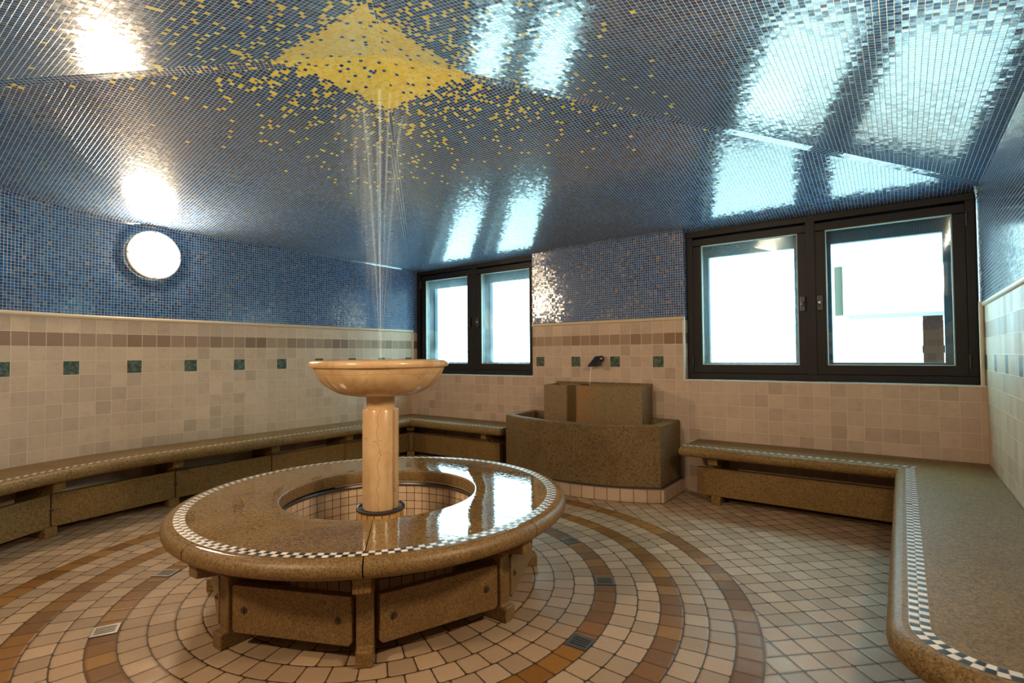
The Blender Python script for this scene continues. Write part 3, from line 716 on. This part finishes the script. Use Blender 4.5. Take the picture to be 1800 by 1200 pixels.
# left bench: straight, then following the curved wall
lb = thing('wall_bench', 'long curved granite bench along the left wall', 'bench', 'granite wall benches')
def left_pt(s, off):
    """s runs from the back corner towards the viewer along the wall"""
    Ls = YB-AC.y
    if s <= Ls: return (XL+off, YB-s, -1.0, 0.0)
    a = PI+(s-Ls)/AR
    return (AC.x+(AR-off)*cos(a), AC.y+(AR-off)*sin(a), cos(a), sin(a))
cuts = [0.0, 1.164, 1.954, 2.744, 3.63, 4.52, 5.40]
for k, (s0, s1) in enumerate(zip(cuts, cuts[1:])):
    g0 = 0.0 if k == 0 else 0.0015; n = 14
    nose = [left_pt(s0+g0+(s1-0.0015-s0-g0)*i/n, DN) for i in range(n+1)]
    back = [left_pt(s0+g0+(s1-0.0015-s0-g0)*i/n, 0.004)[:2]+(0, 0) for i in range(n+1)]
    if k == 0:
        nose = [(XL+DN, YB-DN-0.001, -1.0, 1.0)] + [q for q in nose if q[1] < YB-DN-0.02]
    slab('seat_slab', lb, nose+back[::-1], 0.372, 0.45, 0.036, G_)
    inlay(lb, nose)
for s in (1.164, 1.954, 2.744, 3.63, 4.52):
    x, y, ix, iy = left_pt(s+0.02, 0.0); ang = math.atan2(-iy, -ix)
    support(lb, ang, 0.02, 0.300, 0.245, 0.37, 0.075, (x, y), 0.372, G_)
cut2 = [0.30, 1.164, 1.954, 2.744, 3.63, 4.52, 5.3]
for s0, s1 in zip(cut2, cut2[1:]):
    p = left_pt(s0+0.004, 0.265); q = left_pt(s1-0.004, 0.265); m_ = left_pt((s0+s1)/2, 0.265)
    panel(lb, p[:2], q[:2], (m_[2], m_[3]), 0.058, 0.272, 0.04, G_, bolts=False)
for s in (2.744, 3.63):
    x, y, ix, iy = left_pt(s, 0.265); bolt(lb, (x, y, 0.17), (-ix, -iy, 0))
# back benches
def straight(name, label, x0, x1, mitre0, mitre1, sups, pan, cutsx=()):
    r = thing(name, label, 'bench', 'granite wall benches'); yn = YB-DN
    xs = [x0, *cutsx, x1]
    for k, (a, c) in enumerate(zip(xs, xs[1:])):
        m0 = mitre0 and k == 0; m1 = mitre1 and k == len(xs)-2
        a2 = a if k == 0 else a+0.0015; c2 = c if k == len(xs)-2 else c-0.0015
        nose = [(a2+DN if m0 else a2, yn, (-1.0 if m0 else (0.6 if k == 0 else 0)), 1.0), (c2-DN if m1 else c2, yn, (1.0 if m1 else (-0.6 if k == len(xs)-2 else 0)), 1.0)]
        back = [(a2, YB-0.004, 0 if (m0 or k) else 0.6, 0), (c2, YB-0.004, 0 if (m1 or k < len(xs)-2) else -0.6, 0)]
        slab('seat_slab', r, nose+back[::-1], 0.372, 0.45, 0.036, G_)
        inl = [nose[0][:2]+(nose[0][2] if m0 else 0.0, 1.0), nose[1][:2]+(nose[1][2] if m1 else 0.0, 1.0)]
        inlay(r, inl)
    for s in sups: support(r, -PI/2, 0.02, 0.300, 0.245, 0.37, 0.07, (s, YB), 0.372, G_)
    panel(r, (pan[0], YB-0.265), (pan[1], YB-0.265), (0, 1), 0.058, 0.272, 0.04, G_, bolts=False)
    return r
bl = straight('wall_bench', 'short granite bench under the left window, beside the trough', XL+0.002, -0.92, True, False, (-1.20,), (-2.33, -1.07))
br = straight('wall_bench', 'granite bench under the right window, right of the trough', 0.838, XR-0.002, False, True, (1.07, 2.32), (0.92, 2.30))
# corner support where left and back benches meet
support(bl, math.radians(-45), 0.05, 0.43, 0.36, 0.50, 0.085, (XL, YB), 0.372, G_)
# right bench with rounded near end
rb = thing('wall_bench', 'wide granite bench along the right wall with a rounded near end', 'bench', 'granite wall benches')
xn = XR-DN-0.03
def rb_slab(y0, y1, first, last):
    if first: nose = [(xn+0.0, YB-(XR-xn), 1.0, 1.0), (xn, y1, 1.0, 0.0)]; back = [(XR-0.004, YB-0.004, 0, 0), (XR-0.004, y1, 0, 0)]
    elif last:
        rc = 0.23; ye = -0.315; nose = [(xn, y0, 1.0, 0.0), (xn, ye+rc+0.3, 1, 0)]
        for i in range(13):
            a = PI+(PI/2)*i/12; nose.append((xn+rc+rc*cos(a), ye+rc+rc*sin(a), -cos(a), -sin(a)))
        nose.append((XR-0.004, ye-0.004, 0.0, 1.0)); back = [(XR-0.004, y0, 0, 0)]
    else: nose = [(xn, y0, 1.0, 0), (xn, y1, 1.0, 0)]; back = [(XR-0.004, y0, 0, 0), (XR-0.004, y1, 0, 0)]
    slab('seat_slab', rb, nose+back[::-1], 0.372, 0.45, 0.036, G_); inlay(rb, nose)
rb_slab(0, 1.282, True, False); rb_slab(1.279, 0, False, True)
for s in (0.25, 1.28, 2.1): support(rb, PI, 0.02, 0.300, 0.245, 0.37, 0.07, (XR, s), 0.372, G_)
panel(rb, (XR-0.27, -0.05), (XR-0.27, 2.30), (1, 0), 0.058, 0.272, 0.04, G_, bolts=False)

# ------------------------------------------------------------------ stone trough
tc, thw = -0.065, 0.765
def trough_outline(inset, y_in=0.0):
    hw = thw-inset; pts = []
    for i in range(25):
        x = -hw+2*hw*i/24; q = x/thw
        pts.append((tc+x, 2.195-0.235*(1-q*q)+inset))
    return pts + [(tc+hw, YB-0.003-y_in), (tc-hw, YB-0.003-y_in)]
tr = thing('stone_trough', 'curved dark granite water trough standing against the pier', 'trough')
out, inn = trough_outline(0.0), trough_outline(0.085, 0.06)
b = B()
rows = [[(x, y, 0.1155) for x, y in out], [(x, y, 0.590) for x, y in out], [(x*0.0+px, y*0.0+py, 0.600) for (x, y), (px, py) in zip(out, trough_outline(0.008, 0.004))],
        [(x, y, 0.600) for x, y in trough_outline(0.078, 0.055)], [(x, y, 0.59) for x, y in inn], [(x, y, 0.30) for x, y in inn]]
b.grid(rows, closed_u=True, smooth=False); b.face(rows[0][::-1]); b.face(rows[-1])
b.build('basin_body', M['granite_trough'], tr)
w_ = B(); pts = trough_outline(0.087, 0.062); w_.face([(x, y, 0.47) for x, y in pts])
tag(w_.build('trough_water', M['water_pool'], fix=True), 'still dark water inside the granite trough', 'water', None, 'stuff')
# upper block with a sunken top, open at the back
blk = thing('stone_block', 'brown stained rectangular stone basin block under the wall spout', 'basin')
b = B(); x0, x1, y0, y1, z0, z1 = -0.505, 0.478, 2.372, YB-0.004, 0.30, 0.885
i_ = 0.035
L0 = [(x0, y0), (x1, y0), (x1-0.02, y1), (x0-0.04, y1)]; L1 = [(x0+i_, y0+i_), (x1-i_, y0+i_), (x1-i_-0.01, y1-0.03), (x0+i_-0.03, y1-0.03)]
rows = [[(x, y, z0) for x, y in L0], [(x, y, z1-0.006) for x, y in L0], [(x+(0.006 if k in (0, 3) else -0.006), y+(0.006 if k < 2 else -0.002), z1) for k, (x, y) in enumerate(L0)], [(x, y, z1) for x, y in L1], [(x, y, z1-0.10) for x, y in L1]]
b.grid(rows, closed_u=True, smooth=False); b.face(rows[0][::-1]); b.face(rows[-1])
g = G('stained_granite'); p = g.pos(); q = g.xyz(p)
n1 = g.noise(p, 150.0, 3.0, 0.6); n2 = g.noise(p, 45.0, 4.0, 0.7); n3 = g.noise(p, 5.0, 4.0)
c = g.mix(g.step(n1, 0.4, 0.6), (0.13, 0.085, 0.035), (0.27, 0.185, 0.085))
c = g.mix(g.m('MULTIPLY', g.step(n2, 0.6, 0.72), 0.7), c, (0.05, 0.035, 0.02))
rust = g.m('MULTIPLY', g.m('SUBTRACT', 1.0, g.step(g.m('ABSOLUTE', g.m('ADD', q[0], 0.08)), 0.02, 0.22)), g.step(n3, 0.3, 0.65))
c = g.mix(g.m('MULTIPLY', rust, 0.75), c, (0.30, 0.135, 0.025))
wetst = g.m('SUBTRACT', 1.0, g.step(g.m('ABSOLUTE', g.m('ADD', g.m('ADD', q[0], 0.19), g.m('MULTIPLY', n3, 0.03))), 0.040, 0.062))
c = g.mix(g.m('MULTIPLY', wetst, 0.85), c, (0.075, 0.042, 0.014))
blk_mat = g.done(g.bsdf(Base_Color=c, Roughness=g.m('ADD', 0.5, g.m('MULTIPLY', wetst, -0.36)), Normal=g.bump(g.m('ADD', n1, n2), 0.35, 0.0016)))
b.build('basin_body', blk_mat, blk)
b = B(); b.box((-0.035, YB-0.018, 0.894), (0.99, 0.028, 0.022)); b.build('rear_rim', M['granite_trough'], blk, bevel=0.004)
# tiled plinth under the trough
b = B(); po = [(tc+(x-tc)*1.045, y-0.028) for x, y in trough_outline(0.0)]; po[-2] = (po[-3][0], YB-0.003); po[-1] = (po[0][0], YB-0.003)
u = [0.0]
for a_, c_ in zip(po, po[1:]): u.append(u[-1]+math.dist(a_, c_))
for k in range(len(po)-1): b.face([(*po[k], 0), (*po[k+1], 0), (*po[k+1], 0.104), (*po[k], 0.104)], [(u[k], -0.104), (u[k+1], -0.104), (u[k+1], 0), (u[k], 0)])
b.face([(*q_, 0.104) for q_ in po], [(0.01+0.001*k, -0.05) for k in range(len(po))])
pl = b.build('trough_plinth', M['tile_plain'], fix=True, merge=True)
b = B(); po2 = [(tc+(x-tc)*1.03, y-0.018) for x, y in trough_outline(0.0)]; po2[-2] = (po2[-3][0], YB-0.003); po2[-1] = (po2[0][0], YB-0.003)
b.prism(po2, lambda a, c, s: (a, c, 0.1035+0.012*s)); b.build('dark_edge', M['bronze'], pl)  # thin dark strip between plinth top and trough
tag(pl, 'low cream tiled plinth carrying the granite trough', 'plinth')
# wall spout and its stream
sp = thing('wall_spout', 'dark metal wedge shaped spout on the tiled pier', 'spout')
b = B(); b.lathe([(0.0, -0.032), (0.018, -0.026), (0.028, -0.012), (0.031, 0.0), (0.028, 0.012), (0.018, 0.026), (0.0, 0.032)], 24, c=(-0.035, YB-0.024, 1.125)); b.build('ball_mount', M['dark_steel'], sp)
b = B()
b.prism([(0.0, 1.155), (0.03, 1.150), (0.105, 1.062), (0.10, 1.052), (0.012, 1.060)], lambda a, z, s: (-0.035-0.012-0.035*a/0.1+(s-0.5)*(0.045+0.35*a), YB-0.02-a, z))
b.build('nozzle', M['dark_steel'], sp, bevel=0.003)
b = B(); pts = []
for i in range(12):
    t = i/11; pts.append((-0.088-0.012*t, YB-0.115-0.03*t, 1.055-0.235*t*t-0.03*t))
b.tube(pts, [0.006-0.002*(i/11) for i in range(12)], 8)
tag(b.build('water_stream', M['stream']), 'thin stream of water falling from the wall spout', 'water', None, 'stuff')

# ------------------------------------------------------------------ floor drains
def drain(x, y, label):
    r = thing('floor_drain', label, 'drain', 'square floor drains in the inner brown ring', (x, y, 0)); r.rotation_euler = (0, 0, math.atan2(y, x))
    s = 0.096
    b = B(); b.box((0, 0, 0.0008), (s+0.004, s+0.004, 0.0012)); b.build('tray', M['hole'], r)
    b = B(); frame_rect2(b, s, 0.011); b.build('frame', M['steel'], r)
    for k in range(5):
        L = s-0.024 if 0 < k < 4 else s-0.04
        bb = B(); bb.box((0, -0.032+0.016*k, 0.0025), (s-0.02, 0.008, 0.002)); bb.build('bar', M['steel'], r)
    return r
def frame_rect2(b, s, t):
    for sx, sy, dx, dy in ((0, 1, s, t), (0, -1, s, t), (1, 0, t, s-2*t), (-1, 0, t, s-2*t)):
        b.box((sx*(s-t)/2, sy*(s-t)/2, 0.0025), (dx, dy, 0.0022))
for ang, lab in ((-116.0, 'square steel floor drain at lower left, nearest the viewer on that side'), (-146.0, 'square steel floor drain at left, the farther one, near the round bench edge'),
                 (2.4, 'square steel floor drain at right of the bench, nearest the viewer of three'), (32.3, 'square steel floor drain right of the bench, middle of three'),
                 (61.9, 'square steel floor drain farthest right behind the round bench')):
    a = math.radians(ang); drain(1.178*cos(a), 1.178*sin(a), lab)
